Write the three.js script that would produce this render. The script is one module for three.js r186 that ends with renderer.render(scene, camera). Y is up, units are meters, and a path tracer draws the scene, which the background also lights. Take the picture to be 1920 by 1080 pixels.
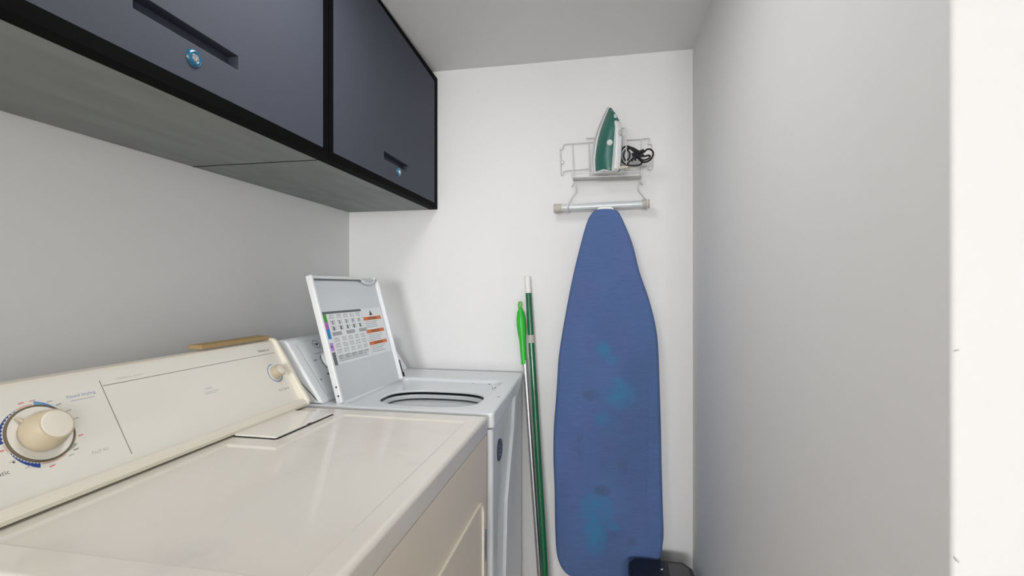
import * as THREE from 'three';
import { RoundedBoxGeometry } from 'three/addons/geometries/RoundedBoxGeometry.js';
import { mergeGeometries } from 'three/addons/utils/BufferGeometryUtils.js';
import { RectAreaLightUniformsLib } from 'three/addons/lights/RectAreaLightUniformsLib.js';

// ---------- camera, light, exposure ----------
const scene = new THREE.Scene();
scene.background = new THREE.Color(0x000000);
const EYE = 1.28;                                   // camera height; floor is y = 0, the far wall is at z = -2.07
const camera = new THREE.PerspectiveCamera(2 * Math.atan(540 / 907) * 180 / Math.PI, 1920 / 1080, 0.05, 30);
camera.position.set(0, EYE, 0);
camera.rotation.y = Math.atan(174 / 907);
camera.setViewOffset(1920, 1080, 0, 2, 1920, 1080);
scene.add(camera);
const renderer = new THREE.WebGLRenderer({ antialias: true });
renderer.toneMapping = THREE.LinearToneMapping;
renderer.toneMappingExposure = 1.02;
renderer.shadowMap.enabled = true;
RectAreaLightUniformsLib.init();
const LAMPS = [   // unseen ceiling panel added over the machines to light the closet: centre x, z, width, depth, luminance
  { x: -0.36, z: -0.95, w: 0.3, d: 0.5, power: 13.2, color: 0xfdfdff },
];
const DAY = { x: 0.1, y: 1.35, w: 2.3, h: 1.35, z: 10, power: 39, color: 0xfcfdff };      // unseen hall window, added as frontal light for the closet
const SIDE = { z: 2.2, y: 1.3, w: 1.6, h: 1.4, x: 1.63, power: 4.8, color: 0xfcfdff };     // unseen, added in the hall's right-hand wall to brighten the closet's left wall
const CEIL = 2.247;

// ---------- helpers ----------
let seed = 7;
const rnd = () => { seed = (seed * 1664525 + 1013904223) >>> 0; return seed / 4294967296; };
const V = (x, y, z) => new THREE.Vector3(x, y, z);
const V2 = (x, y) => new THREE.Vector2(x, y);
const used = {};
function numbered(n) { used[n] = (used[n] ?? -1) + 1; return used[n] ? n + '_' + String(used[n]).padStart(3, '0') : n; }
function shadow(m) { m.castShadow = true; m.receiveShadow = true; return m; }
function thing(name, label, category, base, group) {
  const o = new THREE.Group(); o.name = numbered(name); o.position.set(base[0], base[1], base[2]);
  o.userData = { label, category }; if (group) o.userData.group = group;
  scene.add(o); return o;
}
// a part: geometry is given in world coordinates and moved into the frame of its thing
function part(root, name, geos, mat, label) {
  const g = Array.isArray(geos) ? join(geos) : geos;
  let top = root; while (top.parent && top.parent !== scene) top = top.parent;
  top.updateMatrixWorld(true); root.updateMatrixWorld(true);
  g.applyMatrix4(root.matrixWorld.clone().invert());
  const m = shadow(new THREE.Mesh(g, mat)); m.name = numbered(name);
  if (label) m.userData.label = label;
  root.add(m); return m;
}
function struct(name, geos, mat) {
  const m = shadow(new THREE.Mesh(Array.isArray(geos) ? join(geos) : geos, mat)); m.name = name; m.userData.kind = 'structure';
  scene.add(m); return m;
}
function join(list) {
  const l = list.map((g) => { const h = g.index ? g.toNonIndexed() : g; for (const k of Object.keys(h.attributes)) if (!['position', 'normal', 'uv'].includes(k)) h.deleteAttribute(k); return h; });
  return l.length > 1 ? mergeGeometries(l) : l[0];
}
// box between x0..x1, y0..y1 and distances d0..d1 into the room
function box(x0, x1, y0, y1, d0, d1, r = 0, seg = 3) {
  const w = x1 - x0, h = y1 - y0, d = d1 - d0;
  const g = r ? new RoundedBoxGeometry(w, h, d, seg, r) : new THREE.BoxGeometry(w, h, d);
  return g.translate((x0 + x1) / 2, (y0 + y1) / 2, -(d0 + d1) / 2);
}
function shapeOf(pts, holes = []) { const s = new THREE.Shape(pts.map((p) => V2(p[0], p[1]))); for (const h of holes) s.holes.push(new THREE.Path(h.map((p) => V2(p[0], p[1])))); return s; }
// smooth normals below a crease angle, weighted by area so that flat faces stay flat
function creased(src, angle) {
  const g = src.index ? src.toNonIndexed() : src, p = g.attributes.position.array, n = p.length / 9, fn = new Float32Array(n * 3), un = new Float32Array(n * 3), at = new Map();
  const key = (i) => Math.round(p[i] * 2e5) + ',' + Math.round(p[i + 1] * 2e5) + ',' + Math.round(p[i + 2] * 2e5);
  for (let f = 0; f < n; f++) {
    const o = f * 9, ax = p[o + 3] - p[o], ay = p[o + 4] - p[o + 1], az = p[o + 5] - p[o + 2], bx = p[o + 6] - p[o], by = p[o + 7] - p[o + 1], bz = p[o + 8] - p[o + 2];
    const x = ay * bz - az * by, y = az * bx - ax * bz, z = ax * by - ay * bx, l = Math.hypot(x, y, z) || 1e-20;
    fn.set([x, y, z], f * 3); un.set([x / l, y / l, z / l], f * 3);
    for (let k = 0; k < 3; k++) { const q = key(o + k * 3); if (!at.has(q)) at.set(q, []); at.get(q).push(f); }
  }
  const c = Math.cos(angle), out = new Float32Array(p.length);
  for (let f = 0; f < n; f++) for (let k = 0; k < 3; k++) {
    let x = 0, y = 0, z = 0;
    for (const h of at.get(key(f * 9 + k * 3))) if (un[f * 3] * un[h * 3] + un[f * 3 + 1] * un[h * 3 + 1] + un[f * 3 + 2] * un[h * 3 + 2] > c) { x += fn[h * 3]; y += fn[h * 3 + 1]; z += fn[h * 3 + 2]; }
    const l = Math.hypot(x, y, z) || 1; out.set([x / l, y / l, z / l], f * 9 + k * 3);
  }
  g.setAttribute('normal', new THREE.BufferAttribute(out, 3)); return g;
}
function ext(shape, depth, bevel, seg = 3) {
  const g = new THREE.ExtrudeGeometry(shape, { depth: depth - 2 * bevel, bevelEnabled: bevel > 0, bevelThickness: bevel, bevelSize: bevel, bevelOffset: -bevel, bevelSegments: seg, curveSegments: 16 });
  g.translate(0, 0, bevel); return creased(g, 0.6);
}
const extXD = (pts, y0, y1, bevel = 0, holes = []) => ext(shapeOf(pts, holes), y1 - y0, bevel).rotateX(-Math.PI / 2).translate(0, y0, 0);   // outline in (x, d)
const extXY = (pts, d0, d1, bevel = 0, holes = []) => ext(shapeOf(pts, holes), d1 - d0, bevel).translate(0, 0, -d1);                        // outline in (x, y)
const extDY = (pts, x0, x1, bevel = 0, holes = []) => ext(shapeOf(pts, holes), x1 - x0, bevel).rotateY(Math.PI / 2).translate(x0, 0, 0);    // outline in (d, y)
function roundRect(x0, x1, y0, y1, r, n = 8) {
  const p = []; const c = [[x1 - r, y0 + r, -90], [x1 - r, y1 - r, 0], [x0 + r, y1 - r, 90], [x0 + r, y0 + r, 180]];
  for (const [cx, cy, a] of c) for (let i = 0; i <= n; i++) { const t = (a + 90 * i / n) * Math.PI / 180; p.push([cx + r * Math.cos(t), cy + r * Math.sin(t)]); }
  return p;
}
function superEllipse(cx, cy, a, b, e, n = 72) {
  const p = []; for (let i = 0; i < n; i++) { const t = i / n * Math.PI * 2, c = Math.cos(t), s = Math.sin(t); p.push([cx + a * Math.sign(c) * Math.abs(c) ** (2 / e), cy + b * Math.sign(s) * Math.abs(s) ** (2 / e)]); }
  return p;
}
function tube(pts, r, seg, tension = 0.5, rs = 10, closed = false) {
  const c = new THREE.CatmullRomCurve3(pts.map((p) => p.isVector3 ? p : V(p[0], p[1], p[2])), closed, 'catmullrom', tension);
  return new THREE.TubeGeometry(c, seg ?? pts.length * 8, r, rs, closed);
}
function rod(a, b, r, r2 = r, rs = 20) {
  const d = b.clone().sub(a), g = new THREE.CylinderGeometry(r2, r, d.length(), rs);
  return g.applyQuaternion(new THREE.Quaternion().setFromUnitVectors(V(0, 1, 0), d.clone().normalize())).translate((a.x + b.x) / 2, (a.y + b.y) / 2, (a.z + b.z) / 2);
}
// lathe profile [[r, h]...] set at a point with its axis along n
function turned(prof, at, n, seg = 40) {
  const g = new THREE.LatheGeometry(prof.map((p) => V2(p[0], p[1])), seg);
  return creased(g, 0.7).applyQuaternion(new THREE.Quaternion().setFromUnitVectors(V(0, 1, 0), n.clone().normalize())).translate(at.x, at.y, at.z);
}
function quad(a, b, c, d) {   // a b c d counter-clockwise; uv 0..1
  const g = new THREE.BufferGeometry(), n = b.clone().sub(a).cross(d.clone().sub(a)).normalize();
  g.setAttribute('position', new THREE.Float32BufferAttribute([a, b, c, a, c, d].flatMap((p) => [p.x, p.y, p.z]), 3));
  g.setAttribute('normal', new THREE.Float32BufferAttribute(Array(6).fill([n.x, n.y, n.z]).flat(), 3));
  g.setAttribute('uv', new THREE.Float32BufferAttribute([0, 0, 1, 0, 1, 1, 0, 0, 1, 1, 0, 1], 2));
  return g;
}
// grid surface from f(u, v) -> [x, y, z], nu x nv cells
function gridSurface(us, vs, f, flip = false) {
  const pos = [], uv = [], idx = [], W = us.length;
  for (const v of vs) for (const u of us) { const p = f(u, v); pos.push(p[0], p[1], p[2]); uv.push(p[3] ?? u, p[4] ?? v); }
  for (let j = 0; j < vs.length - 1; j++) for (let i = 0; i < W - 1; i++) {
    const a = j * W + i, b = a + 1, c = a + W, d = c + 1;
    if (flip) idx.push(a, c, b, b, c, d); else idx.push(a, b, c, b, d, c);
  }
  const g = new THREE.BufferGeometry();
  g.setAttribute('position', new THREE.Float32BufferAttribute(pos, 3)); g.setAttribute('uv', new THREE.Float32BufferAttribute(uv, 2));
  g.setIndex(idx); g.computeVertexNormals(); return g;
}
const lin = (a, b, n) => Array.from({ length: n + 1 }, (_, i) => a + (b - a) * i / n);
const smooth = (a, b, x) => { const t = Math.min(1, Math.max(0, (x - a) / (b - a))); return t * t * (3 - 2 * t); };
// value noise, tiling with period p
const perm = Array.from({ length: 4096 }, () => rnd());
const hash = (x, y, p) => perm[(((x % p + p) % p) * 61 + ((y % p + p) % p) * 193 + p * 7) & 4095];
function vnoise(x, y, p) {
  const xi = Math.floor(x), yi = Math.floor(y), fx = x - xi, fy = y - yi, u = fx * fx * (3 - 2 * fx), w = fy * fy * (3 - 2 * fy);
  return (hash(xi, yi, p) * (1 - u) + hash(xi + 1, yi, p) * u) * (1 - w) + (hash(xi, yi + 1, p) * (1 - u) + hash(xi + 1, yi + 1, p) * u) * w;
}
function dataTex(w, h, f, srgb) {
  const d = new Uint8Array(w * h * 4);
  for (let y = 0; y < h; y++) for (let x = 0; x < w; x++) { const c = f(x / w, y / h), o = (y * w + x) * 4; d[o] = c[0]; d[o + 1] = c[1] ?? c[0]; d[o + 2] = c[2] ?? c[0]; d[o + 3] = 255; }
  const t = new THREE.DataTexture(d, w, h); t.wrapS = t.wrapT = THREE.RepeatWrapping; t.magFilter = THREE.LinearFilter; t.minFilter = THREE.LinearMipmapLinearFilter; t.generateMipmaps = true;
  if (srgb) t.colorSpace = THREE.SRGBColorSpace; t.needsUpdate = true; return t;
}
function canvasTex(w, h, draw) {
  const c = document.createElement('canvas'); c.width = w; c.height = h; draw(c.getContext('2d'), w, h);
  const t = new THREE.CanvasTexture(c); t.colorSpace = THREE.SRGBColorSpace; t.anisotropy = 8; return t;
}
const std = (color, roughness, more = {}) => new THREE.MeshStandardMaterial({ color, roughness, ...more });
const phys = (color, roughness, more = {}) => new THREE.MeshPhysicalMaterial({ color, roughness, ...more });

// ---------- materials ----------
const paintBump = dataTex(512, 512, (u, v) => [90 + 70 * vnoise(u * 64, v * 64, 64) + 50 * vnoise(u * 160, v * 160, 160) + 40 * vnoise(u * 24, v * 24, 24)]);
const M = {
  wall: std(new THREE.Color(0.79, 0.79, 0.785), 0.75, { bumpMap: paintBump, bumpScale: 0.0006 }),
  ceiling: std(new THREE.Color(0.82, 0.815, 0.81), 0.85, { bumpMap: paintBump, bumpScale: 0.0006 }),
  floor: std(new THREE.Color(0.40, 0.34, 0.27), 0.5),
  hallWall: std(new THREE.Color(0.44, 0.42, 0.39), 0.8),
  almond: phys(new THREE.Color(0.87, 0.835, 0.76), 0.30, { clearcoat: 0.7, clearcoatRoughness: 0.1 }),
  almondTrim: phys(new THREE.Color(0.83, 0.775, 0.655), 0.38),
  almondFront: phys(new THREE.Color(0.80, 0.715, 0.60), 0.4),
  knob: phys(new THREE.Color(0.56, 0.475, 0.335), 0.4),  // darker tan carries the shading of the knob sides
  knobFace: phys(new THREE.Color(0.80, 0.74, 0.63), 0.35),
  white: phys(new THREE.Color(0.76, 0.785, 0.80), 0.28, { clearcoat: 0.4, clearcoatRoughness: 0.15 }),
  whitePlastic: phys(new THREE.Color(0.80, 0.81, 0.82), 0.4),
  lidInner: phys(new THREE.Color(0.66, 0.685, 0.71), 0.35),
  gap: std(0x1c1a17, 0.85),  // dark tone standing in for shade in gaps and holes
  tubShade: std(0x0c0c0d, 0.9),  // near black, painted as the shade inside the tub gap
  black: phys(0x020203, 0.75, { specularIntensity: 0.15 }),
  door: std(new THREE.Color(0.048, 0.054, 0.077), 0.72),
  lock: phys(new THREE.Color(0.0, 0.105, 0.20), 0.25, { clearcoat: 0.6 }),
  chrome: std(new THREE.Color(0.75, 0.75, 0.76), 0.22, { metalness: 1 }),
  steel: std(new THREE.Color(0.70, 0.70, 0.71), 0.28, { metalness: 1 }),
  greenGrip: phys(new THREE.Color(0.03, 0.47, 0.035), 0.38),
  greenPole: phys(new THREE.Color(0.004, 0.125, 0.045), 0.3, { clearcoat: 0.5 }),
  capWhite: std(new THREE.Color(0.82, 0.81, 0.79), 0.45),
  wire: phys(new THREE.Color(0.66, 0.66, 0.65), 0.4),
  tubeWhite: phys(new THREE.Color(0.60, 0.63, 0.64), 0.3, { clearcoat: 0.5 }),
  rubber: std(new THREE.Color(0.50, 0.47, 0.42), 0.7),
  ironGreen: phys(new THREE.Color(0.024, 0.135, 0.105), 0.42, { clearcoat: 0.2, clearcoatRoughness: 0.3 }),
  ironWhite: phys(new THREE.Color(0.74, 0.745, 0.75), 0.35),
  ironGrey: phys(new THREE.Color(0.45, 0.46, 0.47), 0.4),
  cord: std(0x17171b, 0.55),
  dark: std(0x101216, 0.35),
  darkNavy: phys(new THREE.Color(0.006, 0.008, 0.013), 0.4),
  charcoal: phys(new THREE.Color(0.075, 0.075, 0.078), 0.35),
  cardboard: std(new THREE.Color(0.40, 0.28, 0.125), 0.85),
};
M.carcass = std(0xffffff, 0.6, { map: dataTex(512, 512, (u, v) => {
  const g = 0.55 * vnoise(u * 6, v * 40, 240) + 0.3 * vnoise(u * 16, v * 120, 480) + 0.25 * vnoise(u * 5 + 3, v * 8, 40); const k = 137 + 5 * (g - 0.5) + 13 * (vnoise(u * 9, v * 22, 64) - 0.5); return [k * 0.965, k, k * 0.99]; }, true) });

// ---------- room ----------
struct('floor', box(-1.29, 1.75, -0.1, 0, -10.2, 2.2), M.floor);
struct('ceiling', box(-1.29, 1.75, CEIL, CEIL + 0.12, -10.2, 2.2), M.ceiling);
struct('wall_left', box(-1.29, -1.169, 0, CEIL, -10.05, 2.07), M.wall);
struct('wall_back', box(-1.29, 0.4715, 0, CEIL, 2.07, 2.2), M.wall);
const wallRight = (() => {   // the closet's side wall ends at the hall in a rounded corner and turns along the hall
  const p = [[0.3515, 2.07], [0.4715, 2.07], [0.4715, 0.695], [1.75, 0.695], [1.75, 0.575]];
  for (let i = 0; i <= 6; i++) { const a = (-90 - 90 * i / 6) * Math.PI / 180; p.push([0.3565 + 0.005 * Math.cos(a), 0.58 + 0.005 * Math.sin(a)]); }
  return struct('wall_right', extXD(p, 0, CEIL), M.wall);
})();
part(wallRight, 'paint_chip', new THREE.SphereGeometry(0.0012, 10, 8).scale(2.2, 0.7, 0.6).rotateZ(0.25).translate(0.3556, EYE - 0.0653, -0.5748), M.wall, 'raised fleck of paint');
part(wallRight, 'paint_chip', new THREE.SphereGeometry(0.0014, 10, 8).scale(2.6, 0.8, 0.8).rotateZ(-0.9).translate(0.3556, EYE - 0.2809, -0.5746), M.wall, 'raised fleck of paint');
struct('wall_hall_right', box(1.63, 1.75, 0, CEIL, -10.05, 0.575), M.hallWall);
{  // added window at the hall end, out of view, with its light
  const x0 = DAY.x - DAY.w / 2, x1 = DAY.x + DAY.w / 2, y0 = DAY.y - DAY.h / 2, y1 = DAY.y + DAY.h / 2, z = DAY.z;
  struct('wall_hall_back', box(-1.29, 1.75, 0, CEIL, -z - 0.15, -z), M.hallWall);
  const f = 0.05, win = struct('added_window_1', [box(x0 - f, x1 + f, y1, y1 + f, -z, -z + 0.05), box(x0 - f, x1 + f, y0 - f, y0, -z, -z + 0.05), box(x0 - f, x0, y0, y1, -z, -z + 0.05), box(x1, x1 + f, y0, y1, -z, -z + 0.05)], M.whitePlastic);
  part(win, 'pane', box(x0, x1, y0, y1, -z, -z + 0.012), std(0xffffff, 0.6, { emissive: 0xf4f8ff, emissiveIntensity: 1.0 }), 'bright frosted pane of an added window');
  const a = new THREE.RectAreaLight(DAY.color, DAY.power, DAY.w, DAY.h);
  a.position.set(DAY.x, DAY.y, z - 0.03); a.lookAt(DAY.x, DAY.y, 0); scene.add(a);
}
{  // added side window, out of view, with its light
  const { x, y, z, w, h } = SIDE, f = 0.05, d0 = -z - w / 2, d1 = -z + w / 2, y0 = y - h / 2, y1 = y + h / 2;
  const win = struct('added_window_2', [box(x - 0.05, x, y1, y1 + f, d0 - f, d1 + f), box(x - 0.05, x, y0 - f, y0, d0 - f, d1 + f), box(x - 0.05, x, y0, y1, d0 - f, d0), box(x - 0.05, x, y0, y1, d1, d1 + f)], M.whitePlastic);
  part(win, 'pane', box(x - 0.012, x, y0, y1, d0, d1), std(0xffffff, 0.6, { emissive: 0xf4f8ff, emissiveIntensity: 1.0 }), 'bright frosted pane of an added window');
  const a = new THREE.RectAreaLight(SIDE.color, SIDE.power, w, h);
  a.position.set(x - 0.03, y, z); a.lookAt(0, y, z); scene.add(a);
}

// ---------- added ceiling lamp ----------
for (const l of LAMPS) {
  const t = thing('added_ceiling_lamp', 'unseen light panel added on the closet ceiling above the washer and dryer', 'lamp', [l.x, CEIL, l.z]);
  part(t, 'frame', [box(l.x - l.w / 2 - 0.02, l.x + l.w / 2 + 0.02, CEIL - 0.02, CEIL, -l.z - l.d / 2 - 0.02, -l.z + l.d / 2 + 0.02)], M.whitePlastic);
  part(t, 'diffuser', box(l.x - l.w / 2, l.x + l.w / 2, CEIL - 0.026, CEIL - 0.0195, -l.z - l.d / 2, -l.z + l.d / 2), std(0xffffff, 0.6, { emissive: 0xfff8ee, emissiveIntensity: 0.9 }));
  const a = new THREE.RectAreaLight(l.color, l.power, l.w, l.d);
  a.position.set(l.x, CEIL - 0.03, l.z); a.lookAt(l.x, 0, l.z); scene.add(a);
}

// ---------- overhead cabinets ----------
function cabinet(label, d0, d1, topFar, doorD, slot, lockD) {
  const XF = -0.738, yb = EYE + 0.347, yd = EYE + 0.3715, T = EYE + 0.964;
  const t = thing('overhead_cabinet', label, 'cabinet', [-0.95, yb, -(d0 + d1) / 2]);
  // the head of the far cabinet drops a little towards the back wall
  const bend = 1.44, poly = [[d0, yb], [d1, yb], [d1, topFar]]; if (topFar < T) poly.push([bend, T]); poly.push([d0, T]);
  const inset = (e) => poly.map((p, i) => [p[0] === d0 ? p[0] + e : p[0] === d1 ? p[0] - e : p[0], p[1] === yb ? p[1] + e : p[1] - e]);
  const inner = [[doorD[0], yd], [doorD[1], yd], [doorD[1], topFar - 0.025]]; if (topFar < T) inner.push([bend, T - 0.013]); inner.push([doorD[0], T - 0.013]);
  const grow = inner.map((p) => [p[0] + (p[0] === doorD[0] ? -0.0015 : p[0] === doorD[1] ? 0.0015 : 0), p[1] + (p[1] === yd ? -0.0015 : 0.0015)]);
  part(t, 'carcass', extDY(inset(0.0015).map((p) => [p[0], p[1] < yb + 0.01 ? yb + 0.013 : p[1]]), -1.167, XF - 0.033), M.carcass);
  const bp = box(-1.167, XF - 0.033, yb, yb + 0.0125, d0 + 0.0018, d1 - 0.0018);
  { const p = bp.attributes.position, uv = bp.attributes.uv; for (let i = 0; i < p.count; i++) uv.setXY(i, p.getZ(i) * 0.9 + d0, p.getX(i) * 1.6); }
  part(t, 'bottom_panel', bp, M.carcass, 'grey wood-grained underside board');
  part(t, 'edging', extDY(inset(0.0006), XF - 0.0328, XF + 0.0008, 0, [grow]), M.black, 'black edging strip round the door');
  if (d1 > 2) part(t, 'seam_strip', box(-1.167, XF - 0.034, yb - 0.0006, yb + 0.02, d0 - 0.0022, d0 + 0.0012), M.black, 'black strip in the joint between the cabinets');
  const door = part(t, 'door', extDY(inner, XF - 0.025, XF, 0.001, [roundRect(slot[0], slot[1], slot[2], slot[3], 0.002, 3)]), M.door, 'slate blue flush door');
  part(door, 'handle_recess', box(XF - 0.0322, XF - 0.0252, slot[2] - 0.006, slot[3] + 0.006, slot[0] - 0.006, slot[1] + 0.006), M.door, 'recessed finger pull');
  const at = V(XF, EYE + 0.418, -lockD), n = V(1, 0, 0);
  const lk = part(door, 'lock_ring', turned([[0.0075, 0.001], [0.0078, 0.0045], [0.010, 0.0056], [0.0135, 0.0048], [0.0158, 0.0022], [0.0165, 0]], at, n, 36), M.lock, 'bright blue plastic ring round the lock');
  part(door, 'lock_barrel', [turned([[0, 0.004], [0.0022, 0.0038], [0.0025, 0.0052], [0.0068, 0.0052], [0.0076, 0.0042], [0.0078, 0]], at, n, 28)], M.chrome, 'silver key barrel');
  return t;
}
cabinet('nearer slate blue overhead cabinet, with a long finger pull, cut off by the photo edge', 0.32, 1.1965, EYE + 0.964, [0.339, 1.173], [0.643, 0.869, EYE + 0.4445, EYE + 0.473], 0.759);
cabinet('farther slate blue overhead cabinet that touches the back wall, its lock a small blue dot', 1.1985, 2.068, EYE + 0.934, [1.222, 2.034], [1.535, 1.744, EYE + 0.437, EYE + 0.463], 1.652);

// ---------- dryer ----------
const profileShift = (p, n, e) => p.map((q) => [q[0] + n[0] * e, q[1] + n[1] * e]);
function dryer() {
  const t = thing('clothes_dryer', 'almond coloured clothes dryer with a big round timer knob, nearest the viewer', 'dryer', [-0.68, 0, -0.9025]);
  const D0 = 0.476, D1 = 1.329, XB = -1.05, XR = -0.325, TOP = EYE - 0.3646;
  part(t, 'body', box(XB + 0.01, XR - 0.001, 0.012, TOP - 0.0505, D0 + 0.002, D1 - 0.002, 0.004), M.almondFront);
  part(t, 'top_gap_shade', box(XB + 0.02, XR - 0.009, TOP - 0.052, TOP - 0.040, D0 + 0.012, D1 - 0.010), M.gap, 'dark box painted as the shade in the gap under the top');  // dark strip stands in for the shade below the top sheet
  // top: a sheet with rolled edges and a shallow pressed panel
  const poly = [[-0.858, 0.541], [-0.858, 0.975], [-0.732, 0.975], [-0.732, 1.268], [-0.372, 1.262], [-0.372, 0.541]];
  const sd = (x, d) => { let best = 1, ins = false; for (let i = 0, j = poly.length - 1; i < poly.length; j = i++) { const [ax, ay] = poly[i], [bx, by] = poly[j]; const ex = bx - ax, ey = by - ay, wx = x - ax, wy = d - ay, k = Math.min(1, Math.max(0, (wx * ex + wy * ey) / (ex * ex + ey * ey))); best = Math.min(best, Math.hypot(wx - ex * k, wy - ey * k)); if ((ay > d) !== (by > d) && x < (bx - ax) * (d - ay) / (by - ay) + ax) ins = !ins; } return ins ? best : -best; };
  const R = 0.011, edge = (lo, hi, n) => { const a = []; a.push([lo, 0.046], [lo, R]); for (let i = 1; i < 8; i++) { const q = i / 8 * Math.PI / 2; a.push([lo + R * (1 - Math.cos(q)), R * (1 - Math.sin(q))]); } for (const x of lin(lo + R, hi - R, n)) a.push([x, 0]); for (let i = 7; i > 0; i--) { const q = i / 8 * Math.PI / 2; a.push([hi - R * (1 - Math.cos(q)), R * (1 - Math.sin(q))]); } a.push([hi, R], [hi, 0.046]); return a; };
  const us = edge(XB, XR, 340), vs = edge(D0, D1, 400);
  const top = gridSurface(us.map((_, i) => i), vs.map((_, i) => i), (i, j) => { const [x, dx] = us[i], [d, dd] = vs[j]; return [x, TOP - Math.max(dx, dd) - (dx || dd ? 0 : 0.0042 * smooth(-0.004, 0.0035, sd(x, d))), -d, x, d]; });
  const smudge = dataTex(512, 512, (u, v) => { const n = vnoise(u * 7, v * 7, 64) * 0.6 + vnoise(u * 23, v * 23, 128) * 0.3 + vnoise(u * 70, v * 70, 256) * 0.2, q = Math.max(0, n - 0.64) * 26; const sc = vnoise(u * 90 + v * 30, v * 12, 256) > 0.95 ? 2 : 0; return [246 - q - sc, 245 - q - sc, 243 - q * 0.9 - sc]; }, true);
  const rough = dataTex(256, 256, (u, v) => { const k = 70 + 50 * vnoise(u * 9, v * 9, 64) + 25 * vnoise(u * 40, v * 40, 256); return [k, k, k]; });
  part(t, 'top', top, phys(M.almond.color, 1, { map: smudge, roughnessMap: rough, clearcoat: 0.7, clearcoatRoughness: 0.09 }));
  // lint screen lid at the back of the top
  const lint = part(t, 'lint_lid', extXD([[-0.8855, 1.03], [-0.775, 1.03], [-0.772, 1.034], [-0.7625, 1.2575], [-0.765, 1.262], [-0.8855, 1.262]], TOP + 0.0012, TOP + 0.0062, 0.0018), M.almond);
  part(t, 'lint_gap_shade', extXD([[-0.8865, 1.0265], [-0.773, 1.0265], [-0.7685, 1.033], [-0.759, 1.2595], [-0.8865, 1.265]], TOP + 0.0001, TOP + 0.0011), M.gap, 'dark plate painted as the shaded gap round the lint lid');  // thin dark plate laid on the uncut top as the gap's shade
  part(lint, 'finger_notch', new THREE.SphereGeometry(0.006, 16, 10).scale(0.5, 0.22, 2.2).translate(-0.7685, TOP + 0.0042, -1.155), M.gap, 'dark finger notch');
  // console: lip, sloping face, rounded head
  const prof = [[-1.075, TOP + 0.0035], [-0.892, TOP + 0.0035], [-0.884, TOP + 0.006], [-0.881, TOP + 0.014], [-0.884, TOP + 0.023], [-0.893, TOP + 0.028], [-0.9055, TOP + 0.0205], [-1.0005, TOP + 0.199], [-1.010, TOP + 0.2015], [-1.055, TOP + 0.196], [-1.075, TOP + 0.16]];
  const face = part(t, 'console', extXY(prof, D0 + 0.006, D1 - 0.012, 0.0006), M.almondTrim);
  const cap = [[-1.077, TOP + 0.0035], [-0.890, TOP + 0.0035], [-0.8805, TOP + 0.008], [-0.878, TOP + 0.017], [-0.8805, TOP + 0.027], [-0.9215, TOP + 0.087], [-0.9585, TOP + 0.150], [-0.990, TOP + 0.198], [-0.999, TOP + 0.206], [-1.012, TOP + 0.208], [-1.057, TOP + 0.202], [-1.077, TOP + 0.165]];
  part(t, 'end_cap', extXY(cap, D1 - 0.014, D1 + 0.004, 0.006), M.almondTrim);
  part(t, 'end_cap', extXY(cap, D0 + 0.0, D0 + 0.016, 0.006), M.almondTrim);
  // frame of the sloping face: s runs up the slope from its lower edge
  const U = V(-0.4647, 0.8854, 0), N = V(0.8854, 0.4647, 0), O = V(-0.905, EYE - 0.347, 0);
  const on = (d, s, off = 0) => O.clone().addScaledVector(U, s).addScaledVector(N, off).add(V(0, 0, -d));
  const A0 = 0.493, A1 = 1.315, S0 = 0.004, S1 = 0.2;
  const tex = canvasTex(2048, 494, (c, w, h) => {
    const px = (d) => (d - A0) / (A1 - A0) * w, py = (s) => h - (s - S0) / (S1 - S0) * h, k = w / (A1 - A0);
    c.fillStyle = '#e8e5da'; c.fillRect(0, 0, w, h);
    const line = (pts, col, lw) => { c.strokeStyle = col; c.lineWidth = lw * k; c.beginPath(); pts.forEach((p, i) => (i ? c.lineTo(px(p[0]), py(p[1])) : c.moveTo(px(p[0]), py(p[1])))); c.stroke(); };
    line([[0.7905, 0.181], [0.7935, 0.0205]], '#7d7869', 0.0016); line([[0.793, 0.1685], [1.302, 0.1668]], '#8f8a7d', 0.0017);
    const text = (s, d, y, size, col, font = 'sans-serif', style = '') => { c.fillStyle = col; c.font = style + ' ' + (size * k) + 'px ' + font; c.textAlign = 'center'; c.textBaseline = 'middle'; c.fillText(s, px(d), py(y)); };
    text('Timed Drying', 0.749, 0.1598, 0.0082, '#a3a9c0', 'sans-serif', 'bold'); line([[0.728, 0.1515], [0.771, 0.151]], '#c3c2c2', 0.0022);
    text('Fluff Air', 0.7427, 0.0455, 0.0088, '#b7b4ac'); text('Automatic', 0.5845, 0.0587, 0.0085, '#86847f', 'sans-serif', 'bold');
    text('COMMERCIAL QUALITY', 0.852, 0.1772, 0.0058, '#c2bdb0');
    text('LARGE', 1.026, 0.1103, 0.0078, '#bcbab6'); text('CAPACITY', 1.03, 0.0985, 0.0092, '#aeaeae');
    text('Whirlpool', 1.262, 0.179, 0.0092, '#8b867b', 'serif', 'bold'); text('End Signal', 1.2735, 0.0525, 0.0098, '#9b978e');
    c.strokeStyle = '#9a958a'; c.lineWidth = 0.0016 * k; c.beginPath(); c.ellipse(px(1.252), py(0.183), 0.014 * k, 0.004 * k, 0.1, 0.2, Math.PI * 1.1); c.stroke();
    // printed ring round the timer: tapering blue bars, red ticks and a grey bar
    const cx = px(0.665), cy = py(0.107), R0 = 0.0525 * k;
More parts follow.
